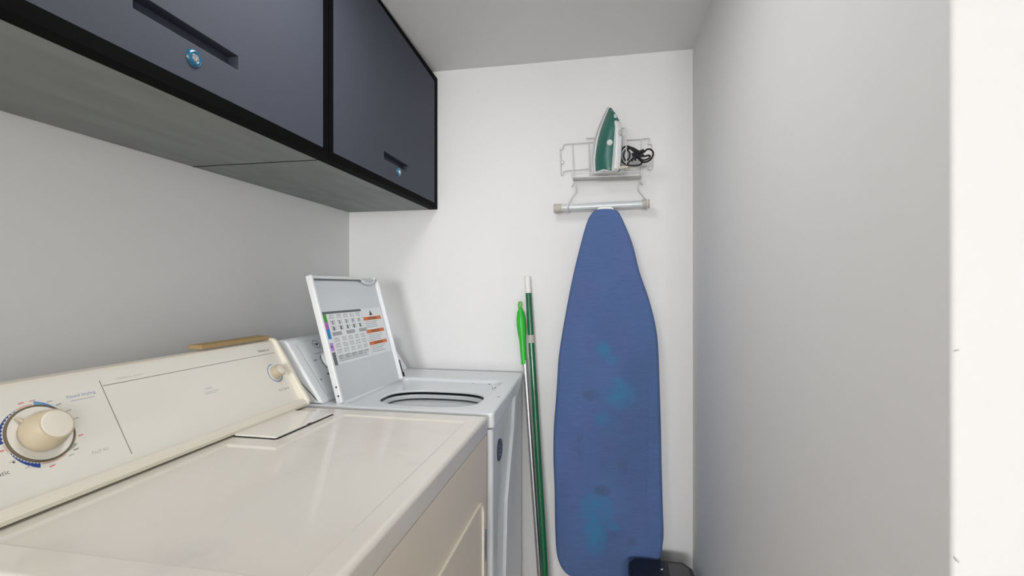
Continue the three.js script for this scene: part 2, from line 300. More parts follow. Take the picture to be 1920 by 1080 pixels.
    const taper = (a0, a1, w0, w1, col, dash) => { const n = 40; c.fillStyle = col; c.beginPath(); for (let i = 0; i <= n; i++) { const a = -(a0 + (a1 - a0) * i / n) * Math.PI / 180, r = R0 + (w0 + (w1 - w0) * i / n) * k; c.lineTo(cx + r * Math.cos(a), cy + r * Math.sin(a)); } for (let i = n; i >= 0; i--) { const a = -(a0 + (a1 - a0) * i / n) * Math.PI / 180, r = R0 + (dash && i % 4 < 2 ? 0.0018 * k : 0); c.lineTo(cx + r * Math.cos(a), cy + r * Math.sin(a)); } c.fill(); };
    taper(83, 48, 0.0075, 0.0008, '#6f9fc6'); taper(70, 47, 0.0045, 0.0006, '#5b8ccc');
    taper(113, 182, 0.001, 0.0075, '#243f86', true); taper(201, 252, 0.001, 0.0085, '#23459c', true); taper(300, 322, 0.0004, 0.0065, '#a9a79f');
    const arc = (a0, a1, r, col, lw) => { c.strokeStyle = col; c.lineWidth = lw * k; c.beginPath(); c.arc(cx, cy, R0 + r * k, -a1 * Math.PI / 180, -a0 * Math.PI / 180); c.stroke(); };
    arc(86, 112, 0.0015, '#e0938a', 0.0014); arc(184, 199, 0.0015, '#e0938a', 0.0014); arc(254, 296, 0.0015, '#e0a097', 0.0014); arc(322, 345, 0.001, '#e0a097', 0.0012);
    for (const [a, col] of [[84, '#e0a9a0'], [100, '#d98d86'], [60, '#b8b3a9'], [46, '#a7a7ad'], [28, '#b9b4aa'], [10, '#b9b4aa'], [-22, '#d98d86'], [-48, '#9c9a94'], [-60, '#bdb9ae'], [268, '#d27a74'], [192, '#d27a74'], [214, '#c6c2b6'], [236, '#c6c2b6']]) { const q = a * Math.PI / 180, r = R0 + 0.0085 * k; c.save(); c.translate(cx + r * Math.cos(q), cy - r * Math.sin(q)); c.rotate(-0.12); c.fillStyle = col; c.fillRect(-0.0045 * k, -0.0012 * k, 0.009 * k, 0.0024 * k); c.restore(); }
    c.fillStyle = '#3b3d49'; c.beginPath(); c.arc(cx - 0.0495 * k, cy + 0.036 * k, 0.0016 * k, 0, 7); c.fill();
    // blue ring round the small knob
    c.strokeStyle = '#6d92c8'; c.lineWidth = 0.003 * k; c.beginPath(); c.arc(px(1.267), py(0.106), 0.0275 * k, Math.PI * 0.55, Math.PI * 1.5); c.stroke(); c.strokeStyle = '#75868f'; c.beginPath(); c.arc(px(1.267), py(0.106), 0.0275 * k, Math.PI * 0.1, Math.PI * 0.55); c.stroke();
    c.fillStyle = '#e9e8e2'; c.beginPath(); c.arc(px(1.267), py(0.106), 0.024 * k, 0, 7); c.fill();
  });
  const plate = quad(on(A0, S0, 0.0012), on(A1, S0, 0.0012), on(A1, S1, 0.0012), on(A0, S1, 0.0012));
  const pm = part(face, 'control_panel', plate, phys(0xffffff, 0.36, { map: tex, clearcoat: 0.3, clearcoatRoughness: 0.2 }), 'printed control panel');
  // big timer: dish, rim and a flared knob with a pointer
  const C = on(0.665, 0.107, 0.0012);
  const dial = part(t, 'timer_dial', turned([[0, 0.001], [0.040, 0.001], [0.0435, 0.0016], [0.0465, 0.0024], [0.0495, 0.0018], [0.0505, 0]], C, N, 64), M.almond);
  part(dial, 'dial_edge', turned([[0.0478, 0.0024], [0.0492, 0.0032], [0.0512, 0.0024], [0.0515, 0]], C, N, 64), std(0x6f6550, 0.6), 'brown line round the dial');
  const kn = part(t, 'timer_knob', turned([[0.0335, 0.002], [0.0345, 0.008], [0.0342, 0.015], [0.0325, 0.023], [0.0300, 0.031], [0.0278, 0.0375], [0.0262, 0.0400], [0.0235, 0.0406]], C, N, 56), M.knob);
  part(kn, 'knob_face', turned([[0, 0.0420], [0.0215, 0.0417], [0.0240, 0.0404], [0.0243, 0.039]], C, N, 48), M.knobFace);
  const Z = V(0, 0, -1), dir = Z.clone().multiplyScalar(-0.62).addScaledVector(U, 0.78).normalize(), side = dir.clone().cross(N);
  const pt = (a, b, h) => C.clone().addScaledVector(dir, a).addScaledVector(side, b).addScaledVector(N, h);
  part(kn, 'pointer', rod(pt(0.028, 0, 0.006), pt(0.046, 0, 0.004), 0.0045, 0.0008, 12), M.knob);
  // small signal knob
  const C2 = on(1.267, 0.106, 0.0012);
  const k2 = part(t, 'signal_knob', turned([[0.0195, 0], [0.019, 0.006], [0.0175, 0.016], [0.0172, 0.021], [0.0160, 0.0228], [0.0135, 0.023]], C2, N, 40), M.knob);
  part(k2, 'knob_face', turned([[0, 0.0238], [0.012, 0.0237], [0.0138, 0.0226], [0.014, 0.022]], C2, N, 36), M.knobFace);
  part(k2, 'pointer', rod(C2.clone().addScaledVector(N, 0.0235).addScaledVector(Z, -0.011).addScaledVector(U, 0.006), C2.clone().addScaledVector(N, 0.0235).addScaledVector(Z, 0.011).addScaledVector(U, -0.006), 0.0022, 0.0022, 10), M.knobFace);
  // door on the front, standing a few millimetres proud, with its hinge
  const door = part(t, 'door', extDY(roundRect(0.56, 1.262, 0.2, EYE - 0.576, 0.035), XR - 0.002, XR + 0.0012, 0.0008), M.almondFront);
  part(door, 'door_trim', extDY(roundRect(0.553, 1.269, 0.193, EYE - 0.569, 0.042), XR - 0.0015, XR + 0.0062, 0.0022, [roundRect(0.5605, 1.2615, 0.2005, EYE - 0.5765, 0.0345)]), M.almondTrim, 'raised rim round the door');
  part(t, 'hinge', box(XR - 0.002, XR + 0.007, EYE - 0.745, EYE - 0.662, 1.270, 1.2885, 0.002), M.steel, 'grey metal door hinge');
  return t;
}
dryer();
{
  const TOP = EYE - 0.3646;
  const t = thing('cardboard', 'flat brown cardboard strip lying on top of the almond dryer console', 'cardboard', [-1.04, TOP + 0.2, -1.19]);
  const g = box(-1.052, -1.009, TOP + 0.2045, TOP + 0.2155, 1.062, 1.314, 0.002);
  part(t, 'folded_sheet', g, M.cardboard);
}

// ---------- washer ----------
function washer() {
  const t = thing('washing_machine', 'white top loading washing machine with its lid standing open, by the back wall', 'washing machine', [-0.66, 0, -1.695]);
  const TOP = EYE - 0.3646, D0 = 1.356, D1 = 2.035, XB = -1.04;
  const xf = (d) => -0.314 - 0.026 * (d - 1.354) / 0.685;
  const foot = (e, xe = e) => { const p = [], r = 0.016; const corner = (x, d, a0) => { for (let i = 0; i <= 6; i++) { const a = (a0 + 90 * i / 6) * Math.PI / 180; p.push([x + r * Math.cos(a), d + r * Math.sin(a)]); } };
    corner(xf(D0) - xe - r, D0 + e + r, -90); corner(xf(D1) - xe - r, D1 - e - r, 0); p.push([XB + e, D1 - e], [XB + e, D0 + e]); return p; };
  part(t, 'body', extXD(foot(0.003, 0.02), 0.012, TOP - 0.0485, 0), M.white);
  // front panel with a stamped, curving crease: the far side lies deeper
  const crease = [[0.02, 1.575], [0.31, 1.596], [0.544, 1.632], [0.63, 1.69], [0.7535, 1.778], [0.87, 1.822]];
  const cd = (y) => { for (let i = 1; i < crease.length; i++) if (y <= crease[i][0]) { const k = (y - crease[i - 1][0]) / (crease[i][0] - crease[i - 1][0]); return crease[i - 1][1] + k * (crease[i][1] - crease[i - 1][1]); } return crease.at(-1)[1]; };
  const yTop = TOP - 0.0475;
  const cut = [...lin(0, 0.03, 8), ...lin(0.05, 0.94, 40), ...lin(0.95, 1.02, 24), ...lin(1.04, 1.96, 40), ...lin(1.965, 2, 8)];   // 0 near edge, 1 crease, 2 far edge
  const fp = gridSurface(cut, lin(0.014, yTop, 90), (q, y) => {
    const c = cd(y), a0 = D0 + 0.003, a1 = D1 - 0.003, d = q < 1 ? a0 + (c - a0) * q : c + (a1 - c) * (q - 1);
    const r = 0.016, a = Math.max(0, 1 - (d - a0) / r), b = Math.max(0, 1 - (a1 - d) / r), m = Math.min(1, Math.max(a, b));
    const s = smooth(D0 + 0.05, c - 0.01, d) * (1 - smooth(c - 0.007, c + 0.001, d)) + 0.35 * smooth(c + 0.01, c + 0.12, d), yl = smooth(yTop - 0.006, yTop, y) * 0.003;
    return [xf(d) - 0.0035 - r * (1 - Math.sqrt(1 - m * m)) - 0.012 * s - yl, y, -d, d, y]; });
  part(t, 'front_panel', fp, M.white);
  // lid seat and tub opening sink into the deck
  const seat = roundRect(-0.803, -0.386, 1.39, 1.838, 0.03), open = superEllipse(-0.575, 1.564, 0.176, 0.117, 2.7);
  part(t, 'deck', extXD(foot(0), TOP - 0.045, TOP, 0.006, [seat]), M.white);
  const seatOut = roundRect(-0.807, -0.382, 1.386, 1.842, 0.034);
  const sm = part(t, 'lid_seat', extXD(seatOut, TOP - 0.020, TOP - 0.0125, 0.0, [open]), M.white);
  const ring = (k0, y0, k1, y1, kx = 0.576) => gridSurface(lin(0, 1, 96), [0, 1], (u, v) => { const a = u * Math.PI * 2, k = v ? k1 : k0, e = 2.7, c = Math.cos(a), s = Math.sin(a); return [-0.575 + 0.176 * k * Math.sign(c) * Math.abs(c) ** (2 / e), v ? y1 : y0, -(1.564 + 0.117 * k * Math.sign(s) * Math.abs(s) ** (2 / e))]; });
  part(sm, 'opening_lip', [ring(1.004, TOP - 0.0122, 0.985, TOP - 0.0145), ring(0.985, TOP - 0.0138, 0.981, TOP - 0.0165), ring(0.981, TOP - 0.0165, 0.99, TOP - 0.0185)], M.white);
  part(t, 'tub_shade', [ring(1.13, TOP - 0.0201, 1.13, TOP - 0.070), ring(0.99, TOP - 0.0705, 1.13, TOP - 0.0700)], M.tubShade, 'black walls painted as the shade under the opening');  // shade of the gap is put into these black walls
  part(t, 'tub_ring', [ring(1.10, TOP - 0.0295, 0.99, TOP - 0.029), ring(0.99, TOP - 0.029, 0.978, TOP - 0.031), ring(0.978, TOP - 0.031, 0.978, TOP - 0.042), ring(0.978, TOP - 0.042, 1.10, TOP - 0.044)], M.white);
  part(t, 'wash_basket', [ring(1.06, TOP - 0.055, 1.0, TOP - 0.0545), ring(1.0, TOP - 0.0545, 0.99, TOP - 0.30), ring(0.99, TOP - 0.30, 0.0, TOP - 0.31)], M.white);
  // latch holes beside the lid seat, their shade painted as little dark discs
  for (const [x, d, r] of [[-0.503, 1.824, 0.003], [-0.4395, 1.826, 0.004], [-0.402, 1.765, 0.0045]]) part(t, 'latch_hole', turned([[0, 0.0006], [r * 0.8, 0.0006], [r, 0.0002]], V(x, TOP - 0.0125, -d), V(0, 1, 0), 16), M.gap);
  part(t, 'latch_hole', turned([[0, 0.0006], [0.0032, 0.0006], [0.004, 0.0002]], V(-0.3455, TOP, -1.566), V(0, 1, 0), 16), M.gap);
  part(t, 'lid_latch', [tube([V(-0.414, TOP - 0.0125, -1.775), V(-0.412, TOP - 0.006, -1.763), V(-0.406, TOP - 0.006, -1.746), V(-0.402, TOP - 0.0125, -1.742)], 0.0028, 20, 0.5, 8)], M.whitePlastic);
  // console
  const prof = [[-1.085, TOP + 0.001], [-0.8625, TOP + 0.001], [-0.8635, TOP + 0.008], [-0.868, TOP + 0.0145], [-0.983, TOP + 0.1865], [-0.992, TOP + 0.194], [-1.004, TOP + 0.1965], [-1.060, TOP + 0.188], [-1.085, TOP + 0.16]];
  const con = part(t, 'console', extXY(prof, 1.362, 2.028, 0.009), phys(new THREE.Color(0.85, 0.875, 0.89), 0.4));
  const U = V(-0.5558, 0.8313, 0), N = V(0.8313, 0.5558, 0), O = V(-0.8665, EYE - 0.3484, 0);
  const on = (d, s, off = 0) => O.clone().addScaledVector(U, s).addScaledVector(N, off).add(V(0, 0, -d));
  const tex = canvasTex(1024, 330, (c, w, h) => {
    const A0 = 1.40, A1 = 2.0, S0 = 0.008, S1 = 0.2, k = w / (A1 - A0), px = (d) => (d - A0) * k, py = (s) => h - (s - S0) / (S1 - S0) * h;
    c.fillStyle = '#f3f6f8'; c.fillRect(0, 0, w, h);
    c.strokeStyle = '#5a6066'; c.lineWidth = 0.0022 * k; c.beginPath(); c.ellipse(px(1.497), py(0.1835), 0.0195 * k, 0.0145 * k, 0, 0, 7); c.stroke();
    c.fillStyle = '#4c5258'; c.beginPath(); c.moveTo(px(1.484), py(0.187)); c.lineTo(px(1.512), py(0.187)); c.lineTo(px(1.498), py(0.176)); c.fill();
    c.font = 'bold ' + 0.009 * k + 'px sans-serif'; c.textAlign = 'center'; c.fillStyle = '#8d9398';
    c.fillRect(px(1.456), py(0.1515), 0.04 * k, 0.0018 * k); c.fillRect(px(1.436), py(0.130), 0.018 * k, 0.004 * k);
    c.fillStyle = '#50565b'; c.fillRect(px(1.462), py(0.0735), 0.036 * k, 0.0052 * k); c.fillStyle = '#8d9398'; c.fillRect(px(1.413), py(0.063), 0.007 * k, 0.0075 * k);
    c.strokeStyle = '#34383c'; c.lineWidth = 0.0042 * k; c.beginPath(); c.arc(px(1.512), py(0.1165), 0.038 * k, Math.PI * 0.45, Math.PI * 1.22); c.stroke();
    for (let i = 0; i < 9; i++) { const a = Math.PI * (0.5 + i * 0.12); c.fillStyle = '#9aa0a4'; c.fillRect(px(1.512) + 0.05 * k * Math.cos(a), py(0.1165) + 0.05 * k * Math.sin(a), 0.01 * k, 0.0018 * k); }
    for (const d of [1.68, 1.80, 1.92]) { c.strokeStyle = '#888e93'; c.lineWidth = 0.0015 * k; c.beginPath(); c.arc(px(d), py(0.11), 0.03 * k, 0.6, 5.6); c.stroke(); }
  });
  part(con, 'control_panel', quad(on(1.40, 0.008, 0.0006), on(2.0, 0.008, 0.0006), on(2.0, 0.2, 0.0006), on(1.40, 0.2, 0.0006)), phys(0xffffff, 0.35, { map: tex }), 'printed control panel');
  for (const d of [1.512, 1.68, 1.80, 1.92]) { const r = d < 1.6 ? 0.032 : 0.022; part(t, 'cycle_knob', turned([[r, 0], [r * 0.96, 0.012], [r * 0.85, 0.022], [r * 0.78, 0.0245], [0, 0.025]], on(d, 0.1165, 0.0006), N, 40), M.whitePlastic); }
  // open lid leaning towards the console: a runs along the hinge, b up the lid, c out of its inner face
  const A = V(-0.808, EYE - 0.365 + 0.001, -1.383), LU = V(0.0542, 0, -0.9985), LV = V(-0.2734, 0.9618, -0.0144), LN = LU.clone().cross(LV).normalize();
  if (LN.x < 0) LN.negate();
  const L = (a, b, c) => A.clone().addScaledVector(LU, a).addScaledVector(LV, b).addScaledVector(LN, c);
  const basis = new THREE.Matrix4().makeBasis(LU, LV, LN).setPosition(A);
  const slab = (a0, a1, b0, b1, c0, c1, r = 0) => (r ? new RoundedBoxGeometry(a1 - a0, b1 - b0, c1 - c0, 3, r) : new THREE.BoxGeometry(a1 - a0, b1 - b0, c1 - c0)).translate((a0 + a1) / 2, (b0 + b1) / 2, (c0 + c1) / 2).applyMatrix4(basis);
  const lid = part(t, 'lid', slab(0.001, 0.424, 0.0, 0.417, -0.016, -0.012), M.lidInner, 'open lid with a wash guide on its inner face');
  part(lid, 'lid_rim', [slab(0, 0.0125, 0, 0.419, -0.018, 0.004, 0.004)], M.whitePlastic, 'white rim along the near edge');
  part(lid, 'lid_rim', [slab(0.413, 0.4255, 0, 0.405, -0.018, 0.002, 0.004)], M.whitePlastic, 'white rim along the far edge');
  part(lid, 'lid_rim', [slab(0.012, 0.305, 0.4085, 0.419, -0.018, -0.003, 0.004), slab(0.405, 0.4135, 0.4085, 0.419, -0.018, -0.003, 0.003)], M.whitePlastic, 'white rim along the top');
  const notch = []; for (let i = 0; i <= 14; i++) { const q = Math.PI * i / 14; notch.push(L(0.355 - 0.05 * Math.cos(q), 0.412 - 0.019 * Math.sin(q), -0.006)); }
  part(lid, 'finger_pull', [tube(notch, 0.0042, 40, 0.5, 10)], M.whitePlastic, 'curved finger pull in the top edge');
  part(lid, 'seam_line', [slab(0.0125, 0.30, 0.4045, 0.4085, -0.0119, -0.0085), slab(0.295, 0.303, 0.401, 0.4085, -0.0118, -0.004, 0.001), slab(0.404, 0.411, 0.404, 0.412, -0.0118, -0.002, 0.001)], std(0x6d7277, 0.6), 'grey seam under the top rim');
  const ltex = canvasTex(1040, 474, (c, w, h) => {
    const k = w / 0.39, X = (a) => (a - 0.013) * k, Y = (b) => (0.297 - b) * k, rect = (a0, a1, b0, b1, col) => { c.fillStyle = col; c.fillRect(X(a0), Y(b1), (a1 - a0) * k, (b1 - b0) * k); };
    c.fillStyle = '#e9ebec'; c.fillRect(0, 0, w, h);
    rect(0.013, 0.26, 0.289, 0.297, '#5a5d61'); rect(0.2605, 0.262, 0.12, 0.297, '#b4b7b9');
    rect(0.014, 0.05, 0.262, 0.289, '#35a02c'); rect(0.014, 0.05, 0.238, 0.262, '#b45fc6'); rect(0.014, 0.05, 0.206, 0.238, '#1786c4'); rect(0.016, 0.05, 0.198, 0.206, '#e3f2f5');
    rect(0.014, 0.05, 0.166, 0.193, '#c08fd8'); rect(0.014, 0.05, 0.119, 0.162, '#6b6e70'); rect(0.020, 0.044, 0.248, 0.252, '#d840b8'); rect(0.020, 0.044, 0.176, 0.184, '#8a50b8');
    let z = 11; const r = () => { z = (z * 16807) % 2147483647; return z / 2147483647; };
    // table of small print: fine strokes in columns
    for (let col = 0; col < 5; col++) for (let row = 0; row < 8; row++) {
      const a = 0.06 + col * 0.0395, b = 0.279 - row * 0.0195, dk = row === 1 || row === 2;
      if (row === 3) { if (col % 2 === 0) { rect(a, a + 0.052, b - 0.006, b + 0.006, '#a4a8ac'); } continue; }
      for (let i = 0; i < 3; i++) rect(a + r() * 0.006, a + 0.018 + r() * 0.012, b - 0.006 + i * 0.0048, b - 0.004 + i * 0.0048, ['#9da1a4', '#b3b6b8', '#8c9093'][i]);
      rect(a + 0.026, a + 0.0285, b - 0.008, b + 0.008, '#a9acae'); if (dk) rect(a + 0.012, a + 0.019, b - 0.008, b + 0.005, row === 2 ? '#3c3f42' : '#85898c');
    }
    for (let i = 0; i < 4; i++) rect(0.06, 0.25 - 0.03 * r(), 0.128 + i * 0.0052, 0.1305 + i * 0.0052, '#a3a6a8');
    // caution column: triangle, three orange bars and lines of small print
    c.fillStyle = '#26282a'; c.beginPath(); c.moveTo(X(0.322), Y(0.290)); c.lineTo(X(0.311), Y(0.270)); c.lineTo(X(0.333), Y(0.270)); c.fill();
    for (const b of [0.2585, 0.2095, 0.1645]) {
      rect(0.2645, 0.391, b - 0.0065, b + 0.0065, '#d9702a'); c.fillStyle = '#4a2410'; c.font = 'bold ' + 0.0125 * k + 'px sans-serif'; c.textAlign = 'center'; c.textBaseline = 'middle'; c.fillText('WARNING', X(0.3275), Y(b));
      for (let i = 0; i < 4; i++) rect(0.27, 0.375 - 0.03 * r(), b - 0.013 - i * 0.0068, b - 0.0105 - i * 0.0068, ['#b5b9bb', '#a6abad'][i % 2]);
    }
  });
  part(lid, 'instruction_label', quad(L(0.0128, 0.119, -0.0115), L(0.4035, 0.119, -0.0115), L(0.4035, 0.297, -0.0115), L(0.0128, 0.297, -0.0115)), phys(0xffffff, 0.4, { map: ltex }), 'colour coded wash guide and caution label');
  part(lid, 'hinge_arm', [slab(0.4195, 0.4255, 0.012, 0.076, 0.0022, 0.004, 0.0005), slab(0.421, 0.426, 0.008, 0.026, 0.002, 0.008, 0.001)], M.gap, 'dark hinge slot');
  for (const b of [0.053, 0.0245]) part(lid, 'screw_hole', turned([[0, 0.0007], [0.0026, 0.0006], [0.0032, 0]], L(-0.0001, b, -0.004), LU.clone().negate(), 14), M.gap);  // dark discs painted as the shade in the screw holes
  // oval badge on the front
  const btex = canvasTex(128, 256, (c, w, h) => {
    c.fillStyle = '#20263c'; c.fillRect(0, 0, w, h); c.strokeStyle = '#aab0c4'; c.lineWidth = 5; c.beginPath(); c.ellipse(w / 2, h / 2, 52, 112, 0, 0, 7); c.stroke();
    c.lineWidth = 9; for (const y of [76, 126, 176]) { c.beginPath(); c.moveTo(w / 2 - 26, y - 16); c.lineTo(w / 2, y + 16); c.lineTo(w / 2 + 26, y - 16); c.stroke(); }
  });
  const bx = xf(1.466) - 0.0035, bd = extDY(superEllipse(1.466, EYE - 0.505, 0.036, 0.033, 2, 48), bx - 0.001, bx + 0.0035, 0.001);
  { const p = bd.attributes.position, uv = bd.attributes.uv; for (let i = 0; i < p.count; i++) uv.setXY(i, (-p.getZ(i) - 1.43) / 0.072, (p.getY(i) - (EYE - 0.538)) / 0.066); }
  part(t, 'badge', bd, phys(0xffffff, 0.35, { map: btex }), 'dark oval badge');
}
washer();

// ---------- two poles leaning in the gap beside the washer ----------
{
  const top = V(-0.326, EYE + 0.05, -2.048), low = V(-0.2365, EYE - 1.16, -1.94), k = (0.0 - low.y) / (top.y - low.y);
  const foot = low.clone().addScaledVector(top.clone().sub(low), k), at = (s) => foot.clone().lerp(top, s);
  const t = thing('cleaning_pole', 'dark green metal pole with a white plastic tip, leaning against the back wall', 'pole', [foot.x, 0, foot.z]);
  const len = foot.distanceTo(top), cut = 1 - 0.077 / len;
  part(t, 'shaft', rod(at(0.001), at(cut), 0.0132), M.greenPole);
  part(t, 'tip', [rod(at(cut - 0.003), at(0.996), 0.0128, 0.0125), new THREE.SphereGeometry(0.0125, 20, 10).scale(1, 0.5, 1).translate(at(0.995).x, at(0.995).y, at(0.995).z)], M.capWhite, 'white plastic tip');
  const q = at(cut - 0.158); part(t, 'sticker', rod(q, at(cut - 0.133), 0.0134, 0.0134), std(0xb7b3a8, 0.6), 'worn pale sticker');
}
{
  const top = V(-0.352, EYE - 0.062, -2.03), low = V(-0.262, EYE - 1.187, -1.975), k = (0.0 - low.y) / (top.y - low.y);
  const foot = low.clone().addScaledVector(top.clone().sub(low), k), at = (s) => foot.clone().lerp(top, s), len = foot.distanceTo(top);
  const t = thing('cleaning_pole', 'shiny silver pole with a bright green moulded grip and hanging loop, beside the washer', 'pole', [foot.x, 0, foot.z]);
  const gs = 1 - 0.262 / len;
  part(t, 'shaft', rod(at(0.001), at(gs + 0.01), 0.0108), M.steel);
  const axis = top.clone().sub(foot).normalize(), gl = 0.262;
  const prof = [[0.0118, -0.004], [0.0125, 0], [0.0128, 0.05], [0.0135, 0.09], [0.0175, 0.125], [0.0205, 0.16], [0.0195, 0.19], [0.0150, 0.215], [0.0090, 0.228], [0.0075, 0.235], [0, 0.237]];
  const g = part(t, 'grip', [turned(prof, at(gs), axis, 32).translate(-0.004, 0, 0)], M.greenGrip, 'bright green moulded grip');
  const c = at(gs).addScaledVector(axis, 0.247).add(V(-0.004, 0, 0)), loop = []; for (let i = 0; i < 14; i++) { const q = i / 14 * Math.PI * 2; loop.push(V(c.x + 0.0062 * Math.cos(q), c.y + 0.013 * Math.sin(q), c.z)); }
  part(g, 'hanging_loop', tube(loop, 0.0036, 48, 0.5, 10, true), phys(new THREE.Color(0.10, 0.45, 0.03), 0.4));
}

// ---------- ironing board ----------
function ironingBoard() {
  const t = thing('ironing_board', 'tall ironing board in a stained blue cover, hanging nose up on the back wall', 'ironing board', [0.01, 0.1, -2.0]);
  const Lx = [[-0.030, 1.594], [-0.051, 1.582], [-0.072, 1.542], [-0.100, 1.443], [-0.133, 1.304], [-0.163, 1.145], [-0.180, 1.042], [-0.189, 0.969], [-0.196, 0.849], [-0.207, 0.699], [-0.209, 0.574], [-0.204, 0.443], [-0.202, 0.296], [-0.196, 0.187], [-0.180, 0.132], [-0.152, 0.102], [-0.09, 0.089], [0.01, 0.086]];
  const Rx = [[0.034, 1.593], [0.055, 1.581], [0.082, 1.525], [0.111, 1.446], [0.137, 1.339], [0.172, 1.234], [0.199, 1.122], [0.209, 1.029], [0.215, 0.855], [0.219, 0.722], [0.221, 0.603], [0.225, 0.441], [0.229, 0.303], [0.225, 0.252], [0.213, 0.170], [0.19, 0.125], [0.13, 0.092], [0.01, 0.086]];
  const curve = (pts) => new THREE.CatmullRomCurve3(pts.map((p) => V(p[0], p[1], 0)), false, 'catmullrom', 0.5);
  const cl = curve([[0.002, 1.596], ...Lx]), cr = curve([[0.002, 1.596], ...Rx]);
  const vs = [0, 0.002, 0.006, 0.012, ...lin(0.02, 0.98, 130), 0.988, 0.994, 0.998, 1];
  const us = lin(0, 1, 70), T = 0.026, zf = -1.985;
  const lp = vs.map((v) => cl.getPointAt(v)), rp = vs.map((v) => cr.getPointAt(v));
  const cells = us.map((_, i) => i), rows = vs.map((_, j) => j);
  const pt = (i, j, front) => {
    const u = us[i], a = lp[j], b = rp[j], x = a.x + (b.x - a.x) * u, y = a.y + (b.y - a.y) * u, w = Math.hypot(b.x - a.x, b.y - a.y);
    const e = Math.min(1, Math.min(u, 1 - u) * w / 0.016, Math.min(y - 0.086, 1.597 - y) / 0.016), rr = Math.sqrt(Math.max(0, 1 - (1 - e) * (1 - e)));
    let z = zf - T * 0.5 + (front ? 1 : -1) * T * 0.5 * rr;
    if (front) {
      const lowR = smooth(0.72, 0.98, u) * smooth(0.62, 0.16, y), s = y * 46 + u * 30;
      z += rr * (0.0011 * (vnoise(x * 14 + 50, y * 9, 64) - 0.5) + 0.0026 * lowR * (Math.sin(s + 3 * vnoise(x * 30, y * 12, 128)) ) - 0.0024 * Math.exp(-(((u - 0.885 + 0.02 * Math.sin(y * 5)) / 0.012) ** 2)) * smooth(1.1, 0.8, y)
        + 0.0022 * smooth(0.25, 0.02, u) * smooth(0.45, 0.12, y) * Math.sin(y * 90 - u * 60));
    }
    return [x, y, z, (x + 0.21) / 0.44, (y - 0.086) / 1.51];
  };
  const tex = dataTex(720, 1440, (u, v) => {
    const px = 1037 + u * 208, py = 1083 - v * 692;
    const streak = vnoise(u * 26, v * 900, 1024) * 0.5 + vnoise(u * 9 + 5, v * 420, 512) * 0.35 + vnoise(u * 300, v * 500, 512) * 0.25, wide = vnoise(u * 4 + 9, v * 9, 64);
    const blot = (x, y, rx, ry) => { const n = vnoise(px / 9 + 40, py / 11, 512) * 0.9 + vnoise(px / 3.4, py / 4, 512) * 0.35; const q = ((px - x) / rx) ** 2 + ((py - y) / ry) ** 2; return Math.max(0, 1 - q) * Math.min(1.3, n * 1.7); };
    const cyan = Math.min(1, 0.75 * blot(1134, 652, 16, 18) + 0.55 * blot(1150, 671, 14, 12) + 0.7 * blot(1165, 735, 34, 28) + 0.6 * blot(1160, 712, 14, 14) + 0.4 * blot(1132, 780, 20, 18) + 0.75 * blot(1120, 950, 34, 42) + 0.8 * blot(1118, 1000, 26, 38) + 0.5 * blot(1152, 978, 16, 12));
    const brown = Math.min(1, 0.9 * blot(1132, 913, 19, 12) + 1.0 * blot(1160, 991, 16, 6) + 0.5 * blot(1186, 1003, 12, 12) + 0.55 * blot(1108, 735, 18, 16) + 0.35 * blot(1170, 865, 14, 16) + 0.4 * blot(1090, 830, 10, 40));
    const purple = 0.35 * Math.max(0, vnoise(u * 6 + 30, v * 14 + 9, 64) - 0.45);
    const k = 0.92 + 0.11 * streak + 0.10 * (wide - 0.5);
    let r = 80 * k, g = 106 * k, b = 153 * k; r += 22 * purple; g -= 12 * purple;
    r += (44 - r) * 0.62 * cyan; g += (131 - g) * 0.62 * cyan; b += (172 - b) * 0.55 * cyan;
    r += (62 - r) * 0.5 * brown; g += (74 - g) * 0.5 * brown; b += (96 - b) * 0.55 * brown;
    return [r, g, b];
  }, true);
  const weave = dataTex(256, 256, (u, v) => [128 + 60 * Math.sin(u * 2 * Math.PI * 64) * Math.sin(v * 2 * Math.PI * 64) + 50 * (vnoise(u * 8, v * 90, 720) - 0.5)]); weave.repeat.set(3, 10);
  const front = gridSurface(cells, rows, (i, j) => pt(i, j, true), true), back = gridSurface(cells, rows, (i, j) => pt(i, j, false));
  part(t, 'cover', [front, back], phys(0xffffff, 0.9, { map: tex, bumpMap: weave, bumpScale: 0.0003, sheen: 0.3, sheenRoughness: 0.6, sheenColor: new THREE.Color(0.3, 0.35, 0.5) }), 'faded blue fabric cover with turquoise and brown stains');
  // T foot hanging in the hooks above, the legs folded behind the board, a plate at the nose
  const a = V(-0.209, 1.6085, -2.022), b = V(0.177, 1.6165, -2.022), ft = part(t, 'foot_tube', rod(a.clone().lerp(b, 0.03), a.clone().lerp(b, 0.97), 0.0148, 0.0148, 28), M.tubeWhite, 'white enamelled foot tube');
  const cap = (p, q) => rod(p, q, 0.0182, 0.0174, 28);
  part(ft, 'foot_cap', cap(a, a.clone().lerp(b, 0.085)), M.rubber, 'beige rubber cap');
  part(ft, 'foot_cap', cap(a.clone().lerp(b, 0.925), b), M.rubber, 'beige rubber cap');
  for (const s of [-1, 1]) part(t, 'leg', tube([V(-0.012 + s * 0.012, 1.612, -2.03), V(-0.005 + s * 0.03, 1.55, -2.033), V(s * 0.045, 1.35, -2.034), V(s * 0.05, 0.7, -2.034), V(s * 0.05, 0.25, -2.030)], 0.009, 40, 0.5, 12), M.tubeWhite);
  part(t, 'nose_plate', extXY([[-0.034, 1.56], [0.038, 1.56], [0.036, 1.595], [0.024, 1.606], [-0.020, 1.606], [-0.032, 1.595]], 1.998, 2.004, 0.001), M.capWhite, 'white metal plate at the nose');
}
ironingBoard();

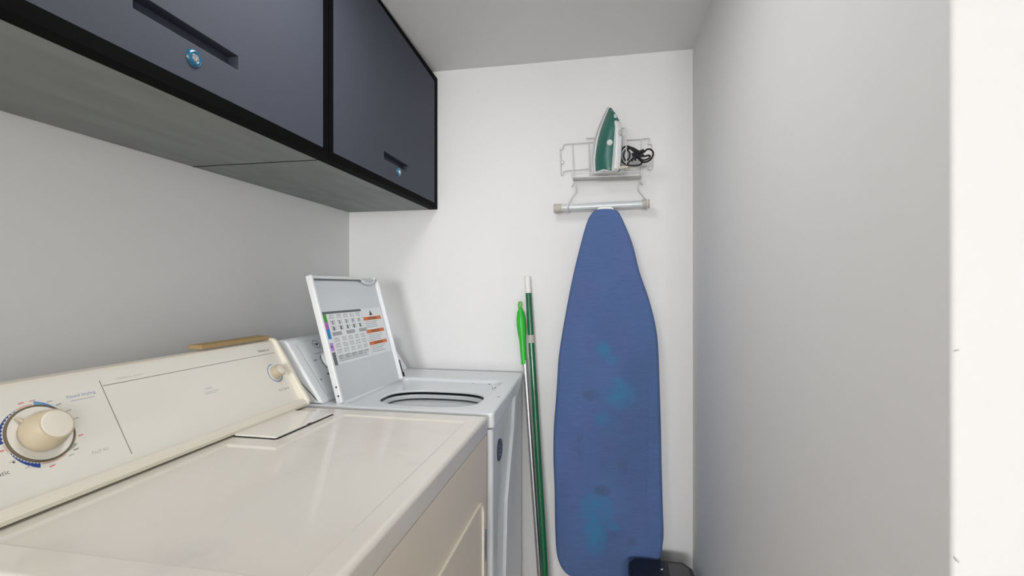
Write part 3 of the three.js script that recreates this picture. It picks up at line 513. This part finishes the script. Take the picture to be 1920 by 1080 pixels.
// ---------- wire iron holder, iron ----------
{
  const t = thing('iron_holder', 'white wire iron holder fixed to the back wall, above the blue ironing board', 'holder', [0, 1.73, -2.07]);
  const d1 = 2.058, w = 0.002, P = (pts, d = d1) => pts.map((p) => V(p[0], p[1], -(p[2] ?? d)));
  const wire = (name, list, label, r = w) => part(t, name, list.map((p) => tube(p, r, Math.max(16, p.length * 10), 0.25, 8)), M.wire, label);
  const B = (x, y) => [x, y, 2.056], Fr = (x, y) => [x, y, 1.952];
  wire('side_wire', [P([[-0.187, 1.867], [-0.184, 1.812], [-0.183, 1.758], [-0.175, 1.757], [-0.170, 1.771], [-0.133, 1.774], [-0.03, 1.777]], 2.056)]);
  wire('side_wire', [P([[-0.187, 1.867], [-0.179, 1.862], [-0.170, 1.885], [-0.133, 1.886], [-0.03, 1.888]], 2.056)]);
  wire('side_wire', [P([[0.084, 1.889], [0.145, 1.889], [0.181, 1.890], [0.1725, 1.866], [0.189, 1.865], [0.1905, 1.813], [0.192, 1.764], [0.1745, 1.764], [0.186, 1.788]], 2.056)]);
  wire('back_wire', [P([[0.06, 1.776], [0.17, 1.777]], 2.056)]);
  wire('upright_wire', [P([[-0.135, 1.886], [-0.131, 1.800], [-0.128, 1.737]], 2.0525), P([[-0.065, 1.888], [-0.064, 1.816], [-0.063, 1.737]], 2.0525)]);
  wire('upright_wire', [P([[0.148, 1.890], [0.146, 1.806], [0.143, 1.737]], 2.0525)]);
  wire('upright_wire', [P([[-0.078, 1.905], [-0.03, 1.905]], 2.054)]);
  // arch that holds the cord, standing forward of the basket
  part(t, 'cord_arch', tube(P([[0.084, 1.742, 1.955], [0.082, 1.80, 1.935], [0.081, 1.88, 1.935], [0.079, 1.897, 1.937], [0.071, 1.903, 1.945], [0.056, 1.905, 1.985], [0.045, 1.902, 2.02], [0.043, 1.89, 2.05], [0.043, 1.74, 2.056]]), w, 80, 0.4, 8), M.wire);
  // shelf: a shallow tray of wires with a clear front rail
  wire('shelf_wire', [0, 1, 2, 3, 4].map((i) => P([[-0.13, 1.7275 - 0.001 * i, 2.05 - 0.020 * i], [0.145, 1.7245 - 0.001 * i, 2.05 - 0.020 * i]])));
  wire('shelf_rail', [P([[-0.130, 1.737, 2.056], [-0.130, 1.728, 1.99], [-0.129, 1.726, 1.966], [-0.129, 1.735, 1.960], [0.0, 1.735, 1.958], [0.144, 1.733, 1.960], [0.145, 1.724, 1.966], [0.145, 1.726, 1.99], [0.145, 1.735, 2.056]])]);
  part(t, 'shelf', box(-0.127, 0.142, 1.7292, 1.7307, 2.016, 2.053), phys(new THREE.Color(0.72, 0.71, 0.68), 0.45), 'pale shelf plate');
  // hooks that carry the board's foot tube
  wire('hook', [P([[-0.136, 1.700, 2.04], [-0.129, 1.714, 2.046], [-0.121, 1.713, 2.05], [-0.118, 1.681, 2.05], [-0.146, 1.640, 2.05], [-0.150, 1.612, 2.046], [-0.150, 1.589, 2.022], [-0.150, 1.600, 1.998], [-0.149, 1.624, 1.996]])], undefined, 0.0026);
  wire('hook', [P([[0.152, 1.699, 2.04], [0.143, 1.713, 2.046], [0.1365, 1.700, 2.05], [0.137, 1.678, 2.05], [0.164, 1.641, 2.05], [0.167, 1.618, 2.046], [0.167, 1.595, 2.022], [0.167, 1.606, 1.998], [0.166, 1.630, 1.996]])], undefined, 0.0026);
  part(t, 'screw', turned([[0, 0.004], [0.005, 0.003], [0.0065, 0]], V(-0.178, 1.812, -2.066), V(0, 0, 1), 16), M.steel);
  wire('screw_eye', [P([[-0.184, 1.816, 2.056], [-0.172, 1.815, 2.056], [-0.177, 1.804, 2.056], [-0.184, 1.808, 2.056]])]);
}
function iron() {
  const t = thing('clothes_iron', 'green and white steam iron standing on end in the wire holder, black cord bundled', 'iron', [-0.012, 1.7365, -2.022]);
  t.rotation.set(0, 33 * Math.PI / 180, -0.08, 'ZYX');
  t.updateMatrixWorld(true);
  const W = t.matrixWorld, world = (g) => g.applyMatrix4(W);
  const wTab = [[0, 0.046], [0.015, 0.052], [0.05, 0.057], [0.09, 0.0565], [0.13, 0.052], [0.17, 0.0435], [0.205, 0.032], [0.235, 0.0205], [0.262, 0.0095], [0.283, 0.0]];
  const hw = (y) => { for (let i = 1; i < wTab.length; i++) if (y <= wTab[i][0]) { const k = (y - wTab[i - 1][0]) / (wTab[i][0] - wTab[i - 1][0]); return wTab[i - 1][1] + k * (wTab[i][1] - wTab[i - 1][1]); } return 0; };
  const outline = (s, y0, y1) => { const p = []; for (let i = 0; i <= 40; i++) { const y = y0 + (y1 - y0) * i / 40; p.push([hw(y) * s, y]); } for (let i = 40; i >= 0; i--) { const y = y0 + (y1 - y0) * i / 40; p.push([-hw(y) * s, y]); } return p; };
  const slabN = (pts, n0, n1, b) => ext(shapeOf(pts), n1 - n0, b).translate(0, 0, n0);
  const mm = 0.001;
  part(t, 'soleplate', world(slabN(outline(1.0, 0.004, 0.2825), 0.0, 0.007, 0.0015)), M.steel, 'steel soleplate');
  part(t, 'skirt', world(slabN(outline(0.95, 0.002, 0.274), 0.0072, 0.024, 0.003)), M.ironWhite, 'white skirt');
  // green water tank: half-oval sections from heel to nose
  const us = lin(0, 1, 40), vs = [...lin(0.004, 0.03, 8), ...lin(0.036, 0.270, 40)];
  const tank = gridSurface(us, vs, (u, y) => {
    const a = Math.PI * u, w0 = hw(y) * 0.90 + 0.0005, H = 0.058 * smooth(0.29, 0.17, y) + 0.010, e = smooth(0.276, 0.245, y), c = Math.cos(a), s = Math.sin(a);
    return [-w0 * Math.sign(c) * Math.abs(c) ** 0.75, y, 0.0235 + H * (0.25 + 0.75 * e) * Math.abs(s) ** 0.8]; });
  part(t, 'water_tank', world(tank), M.ironGreen, 'dark green water tank');
  part(t, 'heel', world(slabN([[-0.043, 0.0005], [0.043, 0.0005], [0.045, 0.006], [-0.045, 0.006]], 0.007, 0.082, 0.002)), M.ironWhite);
  // white handle seen from its side, with the hand opening
  const hs = [[0.030, 0.004], [0.100, 0.001], [0.112, 0.010], [0.114, 0.05], [0.110, 0.12], [0.104, 0.165], [0.093, 0.192], [0.078, 0.206], [0.060, 0.211], [0.048, 0.204], [0.050, 0.17], [0.060, 0.13], [0.064, 0.09], [0.060, 0.05], [0.045, 0.02]];
  const hole = [[0.078, 0.045], [0.088, 0.045], [0.089, 0.12], [0.084, 0.155], [0.076, 0.165], [0.073, 0.12], [0.075, 0.07]];
  part(t, 'handle', world(ext(shapeOf(hs, [hole]), 0.028, 0.008, 5).rotateY(-Math.PI / 2).translate(0.014, 0, 0)), M.ironWhite, 'white moulded handle');
  part(t, 'steam_button', world(new THREE.SphereGeometry(0.010, 20, 12).scale(0.9, 1.3, 0.6).translate(0.0, 0.150, 0.109)), M.ironGrey, 'grey steam button');
  part(t, 'spray_nozzle', world(new THREE.SphereGeometry(0.0075, 18, 12).scale(0.9, 1.35, 0.9).translate(-0.003, 0.224, 0.069)), phys(new THREE.Color(0.45, 0.60, 0.56), 0.35), 'pale nozzle');
  const dn = V(-0.55, 0, 0.83).transformDirection(W), dp = V(-0.027, 0.112, 0.082).applyMatrix4(W);
  part(t, 'temperature_dial', [turned([[0.0115, -0.008], [0.0115, 0.004], [0.010, 0.0056], [0.0075, 0.0052], [0.0065, 0.0072], [0, 0.0074]], dp, dn, 32)], phys(new THREE.Color(0.58, 0.62, 0.61), 0.4), 'round white dial');
  // black cord: loops gathered in the middle, tied
  const zz = -1.955, C = (pts, dz = 0) => pts.map((p, i) => V(p[0], p[1], zz + dz + 0.006 * Math.sin(i * 1.7 + dz * 300)));
  const r = 0.0036;
  const cords = [
    C([[0.128, 1.800], [0.112, 1.815], [0.100, 1.829], [0.086, 1.835], [0.070, 1.826], [0.061, 1.803], [0.068, 1.776], [0.083, 1.764], [0.098, 1.775], [0.120, 1.790], [0.135, 1.797]]),
    C([[0.130, 1.806], [0.110, 1.824], [0.094, 1.826], [0.079, 1.815], [0.072, 1.796], [0.079, 1.778], [0.092, 1.782], [0.096, 1.800], [0.088, 1.818], [0.100, 1.822], [0.118, 1.800], [0.130, 1.788]], 0.008),
    C([[0.130, 1.797], [0.150, 1.806], [0.163, 1.818], [0.177, 1.817], [0.185, 1.802], [0.181, 1.784], [0.168, 1.773], [0.148, 1.769], [0.130, 1.779]]),
    C([[0.136, 1.790], [0.152, 1.790], [0.166, 1.793], [0.173, 1.786], [0.164, 1.777], [0.146, 1.776], [0.132, 1.784]], 0.007),
    C([[0.082, 1.751], [0.086, 1.759], [0.098, 1.758], [0.118, 1.755], [0.136, 1.757], [0.143, 1.768], [0.140, 1.782]], 0.004),
    C([[0.104, 1.772], [0.112, 1.790], [0.122, 1.800], [0.136, 1.807], [0.150, 1.812]], 0.010), C([[0.108, 1.782], [0.120, 1.794], [0.132, 1.802], [0.147, 1.801]], 0.013), C([[0.102, 1.780], [0.118, 1.784], [0.132, 1.786], [0.148, 1.794]], 0.012), C([[0.110, 1.798], [0.122, 1.806], [0.136, 1.812], [0.148, 1.816]], 0.004),
  ];
  const cord = part(t, 'cord', cords.map((p) => tube(p, r, p.length * 8, 0.5, 8)), M.cord, 'black mains cord in a tied bundle');
  part(cord, 'cord_tie', [0.112, 0.122, 0.132].map((x) => new THREE.TorusGeometry(0.014, 0.0036, 10, 28).scale(0.45, 1, 0.9).rotateY(Math.PI / 2).rotateZ(0.45).translate(x, 1.795 + (x - 0.122) * 0.6, zz + 0.006)), M.cord);
  part(t, 'cord_guard', rod(V(0.052, 1.7425, -1.925), V(0.086, 1.750, -1.945), 0.006, 0.0042, 14), phys(new THREE.Color(0.70, 0.66, 0.54), 0.5), 'cream cord guard');
}
iron();

// ---------- black lidded bin on the floor ----------
{
  const t = thing('storage_bin', 'black plastic bin with chamfered lid corners on the floor, in front of the ironing board', 'bin', [0.2, 0, -1.79]);
  const K = 1.024, sc = (l) => l.map((p) => [p[0] * K, p[1] * K]), H = EYE - 1.042 * K, rim = (e) => sc([[0.0785 + e, 1.655 + e], [0.098 + e, 1.635 + e], [0.302 - e, 1.635 + e], [0.322 - e, 1.655 + e], [0.3195 - e, 1.890 - e], [0.290 - e, 1.930 - e], [0.1125 + e, 1.925 - e], [0.0885 + e, 1.889 - e]]);
  part(t, 'body', extXD(rim(0.008), 0.002, H - 0.03, 0.004), M.darkNavy);
  const lid = part(t, 'lid', extXD(rim(0), H - 0.032, H - 0.004, 0.006), M.darkNavy);
  part(lid, 'lid_panel', extXD(sc([[0.098, 1.66], [0.205, 1.66], [0.212, 1.905], [0.118, 1.905], [0.100, 1.882]]), H - 0.0045, H - 0.001, 0.0015), M.darkNavy);
  part(lid, 'lid_panel', extXD(sc([[0.228, 1.66], [0.306, 1.66], [0.304, 1.882], [0.282, 1.908], [0.232, 1.905]]), H - 0.0045, H - 0.001, 0.0015), M.charcoal, 'half of the lid coloured greyer for its reflection');  // reflection on this half is put into its greyer colour
  part(lid, 'latch_slot', box(0.223, 0.231, H - 0.0045, H - 0.003, 1.843, 1.917), M.dark);
  part(lid, 'highlight_bead', new THREE.SphereGeometry(0.006, 16, 10).scale(1, 0.5, 0.8).translate(0.2115, H - 0.0005, -1.902), M.chrome, 'small chrome bead standing in for a white highlight');  // bead placed as the white highlight on the lid
}

scene.traverse((o) => { if (o.isMesh) shadow(o); });
renderer.render(scene, camera);
